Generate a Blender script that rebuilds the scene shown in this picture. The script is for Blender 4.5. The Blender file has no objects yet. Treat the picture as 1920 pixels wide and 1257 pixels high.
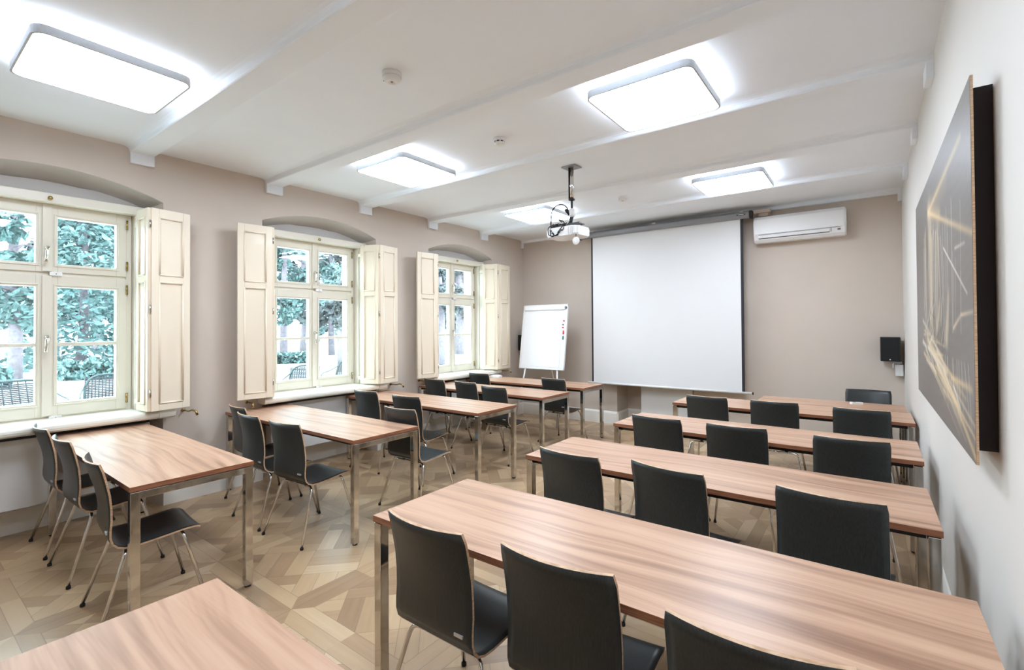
import bpy, bmesh, math, random
from mathutils import Vector, Matrix
random.seed(7)
S = bpy.context.scene
COL = S.collection
PI = math.pi
R = math.radians

# ---------------------------------------------------------------- camera, world, exposure
YAW, PITCH, ROLL = 0.6248, 0.01143, -0.0066
FPX, CX, CY, EYE = 892.365, 986.753, 602.861, 1.53
cam_d = bpy.data.cameras.new('camera'); cam = bpy.data.objects.new('camera', cam_d); COL.objects.link(cam)
cam_d.sensor_width = 36; cam_d.sensor_fit = 'HORIZONTAL'; cam_d.lens = FPX / 1920 * 36
cam_d.shift_x = -(CX - 960) / 1920; cam_d.shift_y = (CY - 628.5) / 1920
cam_d.clip_start = 0.03; cam_d.clip_end = 300
fw = Vector((-math.sin(YAW), math.cos(YAW), 0)); rt = Vector((math.cos(YAW), math.sin(YAW), 0)); up = Vector((0, 0, 1))
f2 = fw * math.cos(PITCH) + up * math.sin(PITCH); u2 = up * math.cos(PITCH) - fw * math.sin(PITCH)
r2 = rt * math.cos(ROLL) + u2 * math.sin(ROLL); u3 = u2 * math.cos(ROLL) - rt * math.sin(ROLL)
M = Matrix((r2, u3, -f2)).transposed().to_4x4(); M.translation = Vector((0, 0, EYE)); cam.matrix_world = M
S.camera = cam
W = bpy.data.worlds.new('world'); S.world = W; W.use_nodes = True
wb = W.node_tree.nodes['Background']; wb.inputs[0].default_value = (0.80, 0.93, 1.0, 1); wb.inputs[1].default_value = 13.0
LAMP = 24.5          # strength of the lamp diffusers
LAMP_UP = 2.6       # strength of the light that leaves the lamps towards the ceiling
S.view_settings.view_transform = 'Standard'; S.view_settings.look = 'None'
S.view_settings.exposure = 0.0; S.view_settings.use_white_balance = True; S.view_settings.white_balance_temperature = 6000; S.view_settings.white_balance_tint = 10; S.view_settings.gamma = 1; S.view_settings.use_curve_mapping = False
cy = S.cycles
cy.use_denoising = True; cy.max_bounces = 10; cy.diffuse_bounces = 6; cy.glossy_bounces = 4
cy.transparent_max_bounces = 12; cy.sample_clamp_indirect = 10; cy.caustics_reflective = False; cy.caustics_refractive = False

XL, XR, YB, YF, H = -5.0, 0.31, 6.83, -1.7, 3.06   # window wall, right wall, screen wall, wall behind, ceiling
XW = -5.25                                        # plane of the windows
WC = [0.825, 3.04, 5.29]                          # window centres

# ---------------------------------------------------------------- materials
MATS = {}
def srgb(r, g, b):
    f = lambda c: (c / 255 / 12.92) if c / 255 <= 0.04045 else ((c / 255 + 0.055) / 1.055) ** 2.4
    return (f(r), f(g), f(b), 1)
class NT:
    def __init__(s, name):
        s.m = bpy.data.materials.new(name); s.m.use_nodes = True; s.t = s.m.node_tree; s.n = s.t.nodes
        s.b = s.n['Principled BSDF']; MATS[name] = s.m
    def node(s, typ, **k):
        n = s.n.new(typ)
        for a, v in k.items(): setattr(n, a, v)
        return n
    def link(s, a, b): s.t.links.new(a, b)
    def put(s, sock, v):
        if hasattr(v, 'is_output'): s.link(v, sock)
        else: sock.default_value = v
    def math(s, op, a, b=0.0, c=0.0):
        n = s.node('ShaderNodeMath', operation=op)
        s.put(n.inputs[0], a); s.put(n.inputs[1], b); s.put(n.inputs[2], c)
        return n.outputs[0]
    def coords(s, kind='Object'):
        return s.node('ShaderNodeTexCoord').outputs[kind]
    def mapping(s, v, scale=(1, 1, 1), loc=None):
        n = s.node('ShaderNodeMapping'); s.link(v, n.inputs[0]); n.inputs['Scale'].default_value = scale
        if loc is not None: s.put(n.inputs['Location'], loc)
        return n.outputs[0]
    def noise(s, v, scale, detail=4, rough=.5, dist=0):
        n = s.node('ShaderNodeTexNoise'); s.link(v, n.inputs['Vector']); n.inputs['Scale'].default_value = scale
        n.inputs['Detail'].default_value = detail; n.inputs['Roughness'].default_value = rough; n.inputs['Distortion'].default_value = dist
        return n.outputs[0]
    def ramp(s, fac, stops):
        n = s.node('ShaderNodeValToRGB'); s.put(n.inputs[0], fac); e = n.color_ramp.elements
        while len(e) < len(stops): e.new(.5)
        for i, (p, c) in enumerate(stops): e[i].position = p; e[i].color = c
        return n.outputs[0]
    def mix(s, fac, a, b, blend='MIX'):
        n = s.node('ShaderNodeMix', data_type='RGBA', blend_type=blend)
        s.put(n.inputs[0], fac); s.put(n.inputs[6], a); s.put(n.inputs[7], b)
        return n.outputs[2]
    def bump(s, h, strength=.2, dist=.01):
        n = s.node('ShaderNodeBump'); n.inputs['Strength'].default_value = strength; n.inputs['Distance'].default_value = dist
        s.link(h, n.inputs['Height']); s.link(n.outputs[0], s.b.inputs['Normal'])
    def base(s, v): s.put(s.b.inputs['Base Color'], v)
def plain(name, col, rough=.5, metal=0, var=0.0, vscale=3, coat=0, spec=None, bumpy=0):
    m = NT(name); m.b.inputs['Roughness'].default_value = rough; m.b.inputs['Metallic'].default_value = metal
    if coat: m.b.inputs['Coat Weight'].default_value = coat
    if spec is not None: m.b.inputs['Specular IOR Level'].default_value = spec
    if var:
        n = m.noise(m.coords(), vscale, 4)
        d = tuple(max(0, c * (1 - var)) for c in col[:3]) + (1,); l = tuple(min(1, c * (1 + var)) for c in col[:3]) + (1,)
        m.base(m.ramp(n, [(.3, d), (.7, l)]))
    else: m.base(col)
    if bumpy: m.bump(m.noise(m.coords(), 90, 5), bumpy, .002)
    return m.m
def emit(name, col, st):
    m = NT(name); m.base((.8, .8, .8, 1)); m.b.inputs['Emission Color'].default_value = col; m.b.inputs['Emission Strength'].default_value = st
    m.b.inputs['Roughness'].default_value = .6
    return m.m
plain('beige paint', srgb(205, 193, 181), .75, var=.015, bumpy=.12)
plain('right wall paint', srgb(218, 214, 208), .7, var=.01, bumpy=.12)
plain('ceiling paint', srgb(241, 247, 255), .85, var=.01)
plain('reveal paint', srgb(196, 192, 188), .8)
plain('baseboard paint', srgb(240, 237, 230), .5, var=.01)
plain('cream lacquer', srgb(233, 221, 200), .38, var=.012, coat=.15)
plain('window paint', srgb(224, 218, 204), .35, var=.01)
plain('sill paint', srgb(228, 225, 214), .32, var=.01)
plain('white plastic', srgb(232, 232, 232), .35, var=.005)
plain('white steel', srgb(222, 222, 222), .4, var=.01)
plain('lamp body', srgb(186, 187, 188), .6)
plain('grey steel', srgb(150, 152, 156), .4, .5, var=.02)
plain('black plastic', (.012, .012, .013, 1), .4, var=.1)
plain('black rubber', (.008, .008, .009, 1), .7)
plain('brass', srgb(176, 152, 96), .25, 1, var=.05)
plain('nickel', srgb(205, 200, 190), .18, 1)
plain('chrome', srgb(222, 220, 218), .12, 1, var=.03, vscale=6)
plain('leg steel', srgb(205, 202, 198), .07, 1, var=.08, vscale=5)
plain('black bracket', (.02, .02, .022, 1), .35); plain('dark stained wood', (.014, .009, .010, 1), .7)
plain('screen cloth', srgb(228, 228, 228), .85, var=.004)
plain('screen border', srgb(38, 36, 42), .7)
plain('board surface', srgb(232, 233, 236), .3)
plain('paper', srgb(238, 238, 240), .7)
plain('red plastic', srgb(200, 50, 70), .4); plain('green plastic', srgb(40, 120, 100), .4); plain('grey plastic', srgb(110, 110, 112), .5)
plain('tag metal', srgb(215, 215, 215), .3, .6)
plain('speaker cloth', (.008, .009, .01, 1), .85, var=.3, vscale=300)
plain('patio ground', (.62, .64, .62, 1), .9, var=.06, vscale=.7)
plain('wicker', (.032, .030, .034, 1), .7, var=.25, vscale=60)
plain('patio metal', (.030, .045, .044, 1), .5, var=.05)
plain('bark', srgb(112, 100, 104), .9, var=.3, vscale=9)
plain('facade', srgb(180, 184, 184), .9, var=.02)
emit('diffuser', (.90, .955, 1, 1), LAMP)
emit('lamp rim glow', (.92, .965, 1, 1), LAMP_UP)
# seat laminate: near black with a faint fine grain
m = NT('black laminate'); n = m.noise(m.mapping(m.coords(), (260, 260, 10)), 1, 3)
m.base(m.ramp(n, [(.3, srgb(36, 40, 41)), (.7, srgb(50, 55, 56))])); m.b.inputs['Roughness'].default_value = .36
m = NT('plywood edge'); n = m.noise(m.mapping(m.coords(), (30, 30, 200)), 1, 2)
m.base(m.ramp(n, [(.35, srgb(184, 150, 116)), (.65, srgb(216, 186, 154))])); m.b.inputs['Roughness'].default_value = .5
# walnut table laminate, grain along the table
def walnut(name, stops, rough):
    m = NT(name); c = m.coords(); oi = m.node('ShaderNodeObjectInfo').outputs['Random']
    off = m.node('ShaderNodeCombineXYZ'); m.put(off.inputs[0], m.math('MULTIPLY', oi, 37)); m.put(off.inputs[1], m.math('MULTIPLY', oi, 91))
    mp = m.mapping(c, (1, 1, 1), off.outputs[0])
    wob = m.noise(m.mapping(mp, (.55, 1.6, 1)), 1.3, 2)
    sx = m.node('ShaderNodeSeparateXYZ'); m.link(mp, sx.inputs[0])
    cb = m.node('ShaderNodeCombineXYZ'); m.put(cb.inputs[0], m.math('MULTIPLY', sx.outputs[0], .7)); m.put(cb.inputs[1], m.math('ADD', m.math('MULTIPLY', sx.outputs[1], 17), m.math('MULTIPLY', wob, 5)))
    a = m.noise(cb.outputs[0], 1, 3, .55, .3)
    fine = m.noise(m.mapping(mp, (3, 120, 1)), 1, 3)
    f = m.math('ADD', m.math('MULTIPLY', a, .86), m.math('MULTIPLY', fine, .14))
    m.base(m.ramp(f, stops)); m.b.inputs['Roughness'].default_value = rough
    return m
walnut('walnut laminate', [(.30, srgb(142, 106, 84)), (.43, srgb(174, 138, 112)), (.52, srgb(192, 154, 127)), (.66, srgb(203, 169, 142))], .33)
m = NT('walnut edge'); n = m.noise(m.mapping(m.coords(), (6, 6, 160)), 1, 3)
m.base(m.ramp(n, [(.3, srgb(116, 72, 50)), (.7, srgb(164, 110, 80))])); m.b.inputs['Roughness'].default_value = .4
# parquet: framed square panels with a diagonal basket weave
m = NT('oak parquet')
sp = m.node('ShaderNodeSeparateXYZ'); m.link(m.coords(), sp.inputs[0]); X, Y = sp.outputs[0], sp.outputs[1]
T = .92
tx = m.math('DIVIDE', m.math('ADD', X, 30.17), T); ty = m.math('DIVIDE', m.math('ADD', Y, 29.92), T)
ux = m.math('SUBTRACT', m.math('FRACT', tx), .5); uy = m.math('SUBTRACT', m.math('FRACT', ty), .5)
ix = m.math('FLOOR', tx); iy = m.math('FLOOR', ty)
ax = m.math('ABSOLUTE', ux); ay = m.math('ABSOLUTE', uy)
mx = m.math('MAXIMUM', ax, ay)
frame = m.math('GREATER_THAN', mx, .41)
par = m.math('GREATER_THAN', ax, ay)                   # which side of the frame
p = m.math('MULTIPLY', m.math('ADD', ux, uy), .7071 / .118); q = m.math('MULTIPLY', m.math('SUBTRACT', ux, uy), .7071 / .118)
cp = m.math('FLOOR', m.math('DIVIDE', m.math('ADD', p, .5), 3)); cq = m.math('FLOOR', m.math('DIVIDE', m.math('ADD', q, .5), 3))
chk = m.math('MODULO', m.math('ADD', m.math('ADD', cp, cq), 100), 2)
chk = m.math('GREATER_THAN', chk, .5)
def sel(f, a, b): return m.math('ADD', m.math('MULTIPLY', f, a), m.math('MULTIPLY', m.math('SUBTRACT', 1, f), b))
pl_in = sel(chk, m.math('ADD', p, .5), m.math('ADD', q, .5))      # coordinate across a plank
pid = m.math('FLOOR', pl_in)
across = m.math('ABSOLUTE', m.math('SUBTRACT', m.math('FRACT', pl_in), .5))
cell = m.math('ADD', m.math('MULTIPLY', cp, 5.3), m.math('MULTIPLY', cq, 9.7))
id_in = m.math('ADD', m.math('ADD', pid, m.math('MULTIPLY', chk, 40)), cell)
side = m.math('ADD', m.math('MULTIPLY', par, 3), m.math('ADD', m.math('GREATER_THAN', ux, 0), m.math('MULTIPLY', m.math('GREATER_THAN', uy, 0), 7)))
idv = sel(frame, m.math('ADD', side, 300), id_in)
cv = m.node('ShaderNodeCombineXYZ'); m.put(cv.inputs[0], idv); m.put(cv.inputs[1], ix); m.put(cv.inputs[2], iy)
wn = m.node('ShaderNodeTexWhiteNoise'); m.link(cv.outputs[0], wn.inputs[0])
# grain direction
def gr(a, b):
    c = m.node('ShaderNodeCombineXYZ'); m.put(c.inputs[0], m.math('MULTIPLY', a, 30)); m.put(c.inputs[1], m.math('MULTIPLY', b, 2.2)); m.put(c.inputs[2], m.math('MULTIPLY', wn.outputs[0], 50))
    return c.outputs[0]
g1 = gr(sel(frame, sel(par, ux, uy), m.math('MULTIPLY', pl_in, .12)), sel(frame, sel(par, uy, ux), m.math('MULTIPLY', sel(chk, q, p), .12)))
grain = m.noise(g1, 1, 4, .55, .4)
tone = m.math('ADD', m.math('MULTIPLY', wn.outputs[0], .72), m.math('MULTIPLY', grain, .4))
colr = m.ramp(tone, [(.1, srgb(142, 114, 86)), (.45, srgb(173, 144, 110)), (.8, srgb(192, 164, 128)), (1, srgb(204, 180, 146))])
# joints
j_in = m.math('GREATER_THAN', across, .487)
endc = sel(chk, m.math('ADD', q, .5), m.math('ADD', p, .5))
ja = m.math('GREATER_THAN', m.math('ABSOLUTE', m.math('SUBTRACT', m.math('FRACT', m.math('DIVIDE', endc, 3)), .5)), .495)
j_in = m.math('MAXIMUM', j_in, ja)
j_fr = m.math('GREATER_THAN', mx, .4985)
j_b = m.math('LESS_THAN', m.math('ABSOLUTE', m.math('SUBTRACT', mx, .41)), .0018)
jt = m.math('MAXIMUM', sel(frame, j_fr, j_in), j_b)
m.base(m.mix(m.math('MULTIPLY', jt, .45), colr, srgb(84, 66, 52)))
m.put(m.b.inputs['Roughness'], m.math('ADD', .25, m.math('MULTIPLY', grain, .2)))
m.b.inputs['Coat Weight'].default_value = .15; m.b.inputs['Coat Roughness'].default_value = .2
# window glass: clear with a thin reflection
m = NT('window glass'); n = m.n; t = n.new('ShaderNodeBsdfTransparent'); t.inputs[0].default_value = (.93, .99, .98, 1); g = n.new('ShaderNodeBsdfGlossy'); g.inputs['Roughness'].default_value = .01
mxs = n.new('ShaderNodeMixShader'); mxs.inputs[0].default_value = .06; m.link(t.outputs[0], mxs.inputs[1]); m.link(g.outputs[0], mxs.inputs[2])
m.link(mxs.outputs[0], n['Material Output'].inputs[0])
# leaves
def leafmat(name, a, b):
    m = NT(name); nz = m.noise(m.coords(), 3.2, 4, .7); m.base(m.ramp(nz, [(.36, a), (.56, b), (.68, tuple(min(1, c * 2.4) for c in b[:3]) + (1,))])); m.b.inputs['Roughness'].default_value = .6
    m.b.inputs['Transmission Weight'].default_value = 0; m.b.inputs['Subsurface Weight'].default_value = 0
leafmat('green leaves', (.040, .082, .072, 1), (.095, .15, .14, 1))
leafmat('pale leaves', (.085, .14, .13, 1), (.17, .22, .21, 1))
leafmat('dark leaves', (.034, .036, .038, 1), (.075, .08, .08, 1))
leafmat('conifer needles', (.06, .12, .11, 1), (.13, .19, .18, 1))
# picture panel: colour attribute made by the builder below
m = NT('printed panel'); at = m.node('ShaderNodeAttribute', attribute_name='art'); m.base(at.outputs['Color']); m.b.inputs['Roughness'].default_value = .42; m.b.inputs['Specular IOR Level'].default_value = .3

# ---------------------------------------------------------------- mesh helpers
class MB:
    """collects shapes with material slots; build() links them as ONE mesh object"""
    def __init__(s): s.bm = bmesh.new(); s.mats = []
    def mi(s, mat):
        if mat not in s.mats: s.mats.append(mat)
        return s.mats.index(mat)
    def face(s, pts, mat, smooth=False):
        vs = [s.bm.verts.new(p) for p in pts]
        f = s.bm.faces.new(vs); f.material_index = s.mi(mat); f.smooth = smooth; return f
    def box(s, a, b, mat, rot=None, piv=None, bev=0):
        x0, y0, z0 = a; x1, y1, z1 = b
        P = [Vector(p) for p in ((x0, y0, z0), (x1, y0, z0), (x1, y1, z0), (x0, y1, z0), (x0, y0, z1), (x1, y0, z1), (x1, y1, z1), (x0, y1, z1))]
        if rot is not None:
            piv = Vector(piv if piv is not None else (0, 0, 0)); P = [rot @ (p - piv) + piv for p in P]
        v = [s.bm.verts.new(p) for p in P]; k = s.mi(mat); fs = []
        for q in ((3, 2, 1, 0), (4, 5, 6, 7), (0, 1, 5, 4), (1, 2, 6, 5), (2, 3, 7, 6), (3, 0, 4, 7)):
            f = s.bm.faces.new([v[i] for i in q]); f.material_index = k; fs.append(f)
        if bev:
            es = list({e for f in fs for e in f.edges})
            r = bmesh.ops.bevel(s.bm, geom=es, offset=bev, segments=2, affect='EDGES', profile=.6)
            for f in r['faces']: f.material_index = k
        return fs
    def tube(s, pts, r, mat, seg=10, cap=True, smooth=True):
        pts = [Vector(p) for p in pts]; k = s.mi(mat); rings = []
        rr = r if isinstance(r, (list, tuple)) else [r] * len(pts)
        t0 = (pts[1] - pts[0]).normalized(); ref = Vector((0, 0, 1)) if abs(t0.z) < .9 else Vector((1, 0, 0))
        nrm = (ref - t0 * ref.dot(t0)).normalized()
        for i, p in enumerate(pts):
            a = (pts[i] - pts[i - 1]).normalized() if i else None; b = (pts[i + 1] - pts[i]).normalized() if i < len(pts) - 1 else None
            t = ((a or b) + (b or a)).normalized()
            nrm = (nrm - t * nrm.dot(t)).normalized(); bn = t.cross(nrm)
            sc = 1.0
            if a and b: sc = 1 / max(.5, a.dot(t))
            rings.append([s.bm.verts.new(p + (nrm * math.cos(2 * PI * j / seg) + bn * math.sin(2 * PI * j / seg)) * rr[i]) for j in range(seg)])
        for i in range(len(rings) - 1):
            for j in range(seg):
                f = s.bm.faces.new((rings[i][j], rings[i][(j + 1) % seg], rings[i + 1][(j + 1) % seg], rings[i + 1][j])); f.material_index = k; f.smooth = smooth
        if cap:
            f = s.bm.faces.new(rings[0][::-1]); f.material_index = k
            f = s.bm.faces.new(rings[-1]); f.material_index = k
    def lathe(s, prof, c, mat, seg=32, axis='Z', smooth=True):
        c = Vector(c); k = s.mi(mat); rings = []
        for (r, h) in prof:
            ring = []
            for j in range(seg):
                a = 2 * PI * j / seg; d = (math.cos(a) * r, math.sin(a) * r)
                o = {'Z': (d[0], d[1], h), 'Y': (d[0], h, d[1]), 'X': (h, d[0], d[1])}[axis]
                ring.append(s.bm.verts.new(c + Vector(o)))
            rings.append(ring)
        for i in range(len(rings) - 1):
            for j in range(seg):
                f = s.bm.faces.new((rings[i][j], rings[i][(j + 1) % seg], rings[i + 1][(j + 1) % seg], rings[i + 1][j])); f.material_index = k; f.smooth = smooth
        for ring in (rings[0], rings[-1]):
            f = s.bm.faces.new(ring); f.material_index = k
    def prism(s, poly, z0, z1, mat, top=None, axis='Z'):
        k = s.mi(mat); kt = s.mi(top or mat)
        def P(a, b, h): return {'Z': (a, b, h), 'Y': (a, h, b), 'X': (h, a, b)}[axis]
        lo = [s.bm.verts.new(P(a, b, z0)) for a, b in poly]; hi = [s.bm.verts.new(P(a, b, z1)) for a, b in poly]; n = len(poly)
        for i in range(n):
            f = s.bm.faces.new((lo[i], lo[(i + 1) % n], hi[(i + 1) % n], hi[i])); f.material_index = k
        f = s.bm.faces.new(lo[::-1]); f.material_index = k
        f = s.bm.faces.new(hi); f.material_index = kt
    def build(s, name, parent=None, fix=True, auto=None):
        if fix: bmesh.ops.recalc_face_normals(s.bm, faces=s.bm.faces)
        me = bpy.data.meshes.new(name); s.bm.to_mesh(me); s.bm.free()
        for mt in s.mats: me.materials.append(MATS[mt])
        o = bpy.data.objects.new(name, me); COL.objects.link(o)
        if parent: o.parent = parent
        return o
def rrect(cx, cy, hx, hy, r, n=6):
    out = []
    for (sx, sy, a0) in ((1, 1, 0), (-1, 1, 90), (-1, -1, 180), (1, -1, 270)):
        for i in range(n + 1):
            a = R(a0 + 90 * i / n); out.append((cx + sx * (hx - r) + math.cos(a) * r, cy + sy * (hy - r) + math.sin(a) * r))
    return out
def thing(name, label, cat, loc=(0, 0, 0), rz=0, group=None):
    o = bpy.data.objects.new(name, None); COL.objects.link(o); o.location = loc; o.rotation_euler = (0, 0, rz)
    o.empty_display_size = .1; o['label'] = label; o['category'] = cat
    if group: o['group'] = group
    return o
def tag(o, label, cat, group=None):
    o['label'] = label; o['category'] = cat
    if group: o['group'] = group
    return o
def struct(o): o['kind'] = 'structure'; return o
def dup(root, loc=None, rz=None, label=None, group=None):
    def cp(o, par):
        c = o.copy(); COL.objects.link(c); c.parent = par
        for ch in [x for x in kids.get(o.name, [])]: cp(ch, c)
        return c
    kids = {}
    for x in list(bpy.data.objects):
        if x.parent: kids.setdefault(x.parent.name, []).append(x)
    r = cp(root, None)
    if loc is not None: r.location = loc
    if rz is not None: r.rotation_euler = (0, 0, rz)
    if label: r['label'] = label
    if group: r['group'] = group
    return r
def arc(cx, cy, r, a0, a1, n): return [(cx + r * math.cos(R(a0 + (a1 - a0) * i / n)), cy + r * math.sin(R(a0 + (a1 - a0) * i / n))) for i in range(n + 1)]

# ---------------------------------------------------------------- room shell
b = MB(); b.box((XL - .3, YF, -.12), (XR + .1, YB + .5, 0), 'oak parquet'); struct(b.build('floor'))
b = MB(); b.box((XL - .7, YF - .2, H), (XR + .2, YB + .5, H + .15), 'ceiling paint'); struct(b.build('ceiling'))
b = MB(); b.box((XR, YF - .2, -.12), (XR + .2, YB + .5, H), 'right wall paint'); struct(b.build('wall_right'))
b = MB(); b.box((XL - .6, YF - .2, -.12), (XR, YF, H), 'beige paint'); struct(b.build('wall_back'))
# screen wall with the recess behind the projection screen
RX0, RX1, RD = -3.195, -2.02, .4
b = MB()
b.box((XL - .6, YB, -.12), (RX0, YB + .5, H), 'beige paint')
b.box((RX1, YB, -.12), (XR, YB + .5, H), 'beige paint')
b.box((RX0, YB, 2.2), (RX1, YB + .5, H), 'beige paint')
b.box((RX0, YB + RD, -.12), (RX1, YB + .5, 2.2), 'beige paint')
struct(b.build('wall_front'))
# window wall
NA = 16; HF, HBk = .69, .62
def arch(hw, zs, zp, y):   # z of the arch at offset y from the centre
    r = (hw * hw + (zp - zs) ** 2) / (2 * (zp - zs)); return zp - r + math.sqrt(max(0, r * r - y * y))
b = MB(); mw = 'beige paint'
ys = YF
for c in WC:
    b.face([(XL, ys, 0), (XL, c - HF, 0), (XL, c - HF, H), (XL, ys, H)], mw)
    F = [(XL, c - HF + 2 * HF * i / NA, arch(HF, 2.635, 2.775, -HF + 2 * HF * i / NA)) for i in range(NA + 1)]
    B = [(XW, c - HBk + 2 * HBk * i / NA, arch(HBk, 2.60, 2.705, -HBk + 2 * HBk * i / NA)) for i in range(NA + 1)]
    for i in range(NA):
        b.face([F[i], F[i + 1], (XL, F[i + 1][1], H), (XL, F[i][1], H)], mw)
        b.face([F[i], B[i], B[i + 1], F[i + 1]], 'reveal paint', True)
    for sgn, i in ((-1, 0), (1, NA)):      # splayed jambs above the sill, straight below it
        b.face([(XL, c + sgn * HF, 0), F[i], B[i], (XW, c + sgn * HBk, 0)], mw)
    ys = c + HF
b.face([(XL, ys, 0), (XL, YB, 0), (XL, YB, H), (XL, ys, H)], mw)
XO = -5.47
HO, ZO0, ZO1 = .52, .83, 2.56
ys = YF - .2
for c in WC:
    b.box((XO, ys, -.12), (XW, c - HO, H), mw)
    b.box((XO, c - HO, -.12), (XW, c + HO, .80), mw)
    b.box((XO, c - HO, ZO1), (XW, c + HO, H), mw)
    ys = c + HO
b.box((XO, ys, -.12), (XW, YB + .5, H), mw)
struct(b.build('wall_left', fix=False))
# baseboards
def base_profile(b, a, c, nrm, h=.2, t=.018):
    a, c, nrm = Vector(a), Vector(c), Vector(nrm)
    prof = [(0, 0), (t, 0), (t, h - .03), (t * .75, h - .02), (t * .45, h - .006), (0, h)]
    lo = [a + nrm * x + Vector((0, 0, z)) for x, z in prof]; hi = [c + nrm * x + Vector((0, 0, z)) for x, z in prof]
    n = len(prof)
    for i in range(n - 1): b.face([lo[i], hi[i], hi[i + 1], lo[i + 1]], 'baseboard paint')
    b.face(lo, 'baseboard paint'); b.face(hi, 'baseboard paint')
b = MB(); ys = YF
for c in WC: base_profile(b, (XL, ys, 0), (XL, c - HF, 0), (1, 0, 0)); base_profile(b, (XW, c - HBk, 0), (XW, c + HBk, 0), (1, 0, 0)); ys = c + HF
base_profile(b, (XL, ys, 0), (XL, YB, 0), (1, 0, 0)); struct(b.build('baseboard_left'))
b = MB(); base_profile(b, (XL, YB, 0), (RX0, YB, 0), (0, -1, 0)); base_profile(b, (RX0, YB + RD, 0), (RX1, YB + RD, 0), (0, -1, 0))
base_profile(b, (RX0, YB, 0), (RX0, YB + RD, 0), (1, 0, 0)); base_profile(b, (RX1, YB, 0), (XR, YB, 0), (0, -1, 0)); struct(b.build('baseboard_front'))
b = MB(); base_profile(b, (XR, YF, 0), (XR, YB, 0), (-1, 0, 0)); struct(b.build('baseboard_right'))
# ceiling beams with coved sides and square end blocks
BY = [1.278 + 1.1025 * i for i in range(-2, 6)]
for i, y in enumerate(BY):
    b = MB(); w = .165; zb = 3.008
    if y + w > YB: w = YB - y
    prof = [(y - .05, H + .01), (y - .05, H - .001)] + [(y - .05 + .05 * math.sin(R(a)), H - .001 - .035 * (1 - math.cos(R(a)))) for a in (25, 50, 75)]
    prof = [(y - .06, H + .01), (y - .06, H - .0005), (y - .035, H - .003), (y - .015, H - .010), (y - .004, H - .022), (y, zb + .006), (y + .006, zb)]
    if y + w < YB - .02: prof += [(y + w - .006, zb), (y + w, zb + .006), (y + w + .004, H - .022), (y + w + .015, H - .010), (y + w + .035, H - .003), (y + w + .06, H - .0005), (y + w + .06, H + .01)]
    else: prof += [(YB, zb), (YB, H + .01)]
    b.prism(prof, XL, XR, 'ceiling paint', axis='X')
    o = struct(b.build('trim_%d' % (i + 1)))
    for x0, x1 in ((XL, XL + .035), (XR - .035, XR)):
        e = MB(); e.box((x0, y, 2.92), (x1, y + w, H - .002), 'ceiling paint', bev=.003); e.build('beam_end_block', o)

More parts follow.
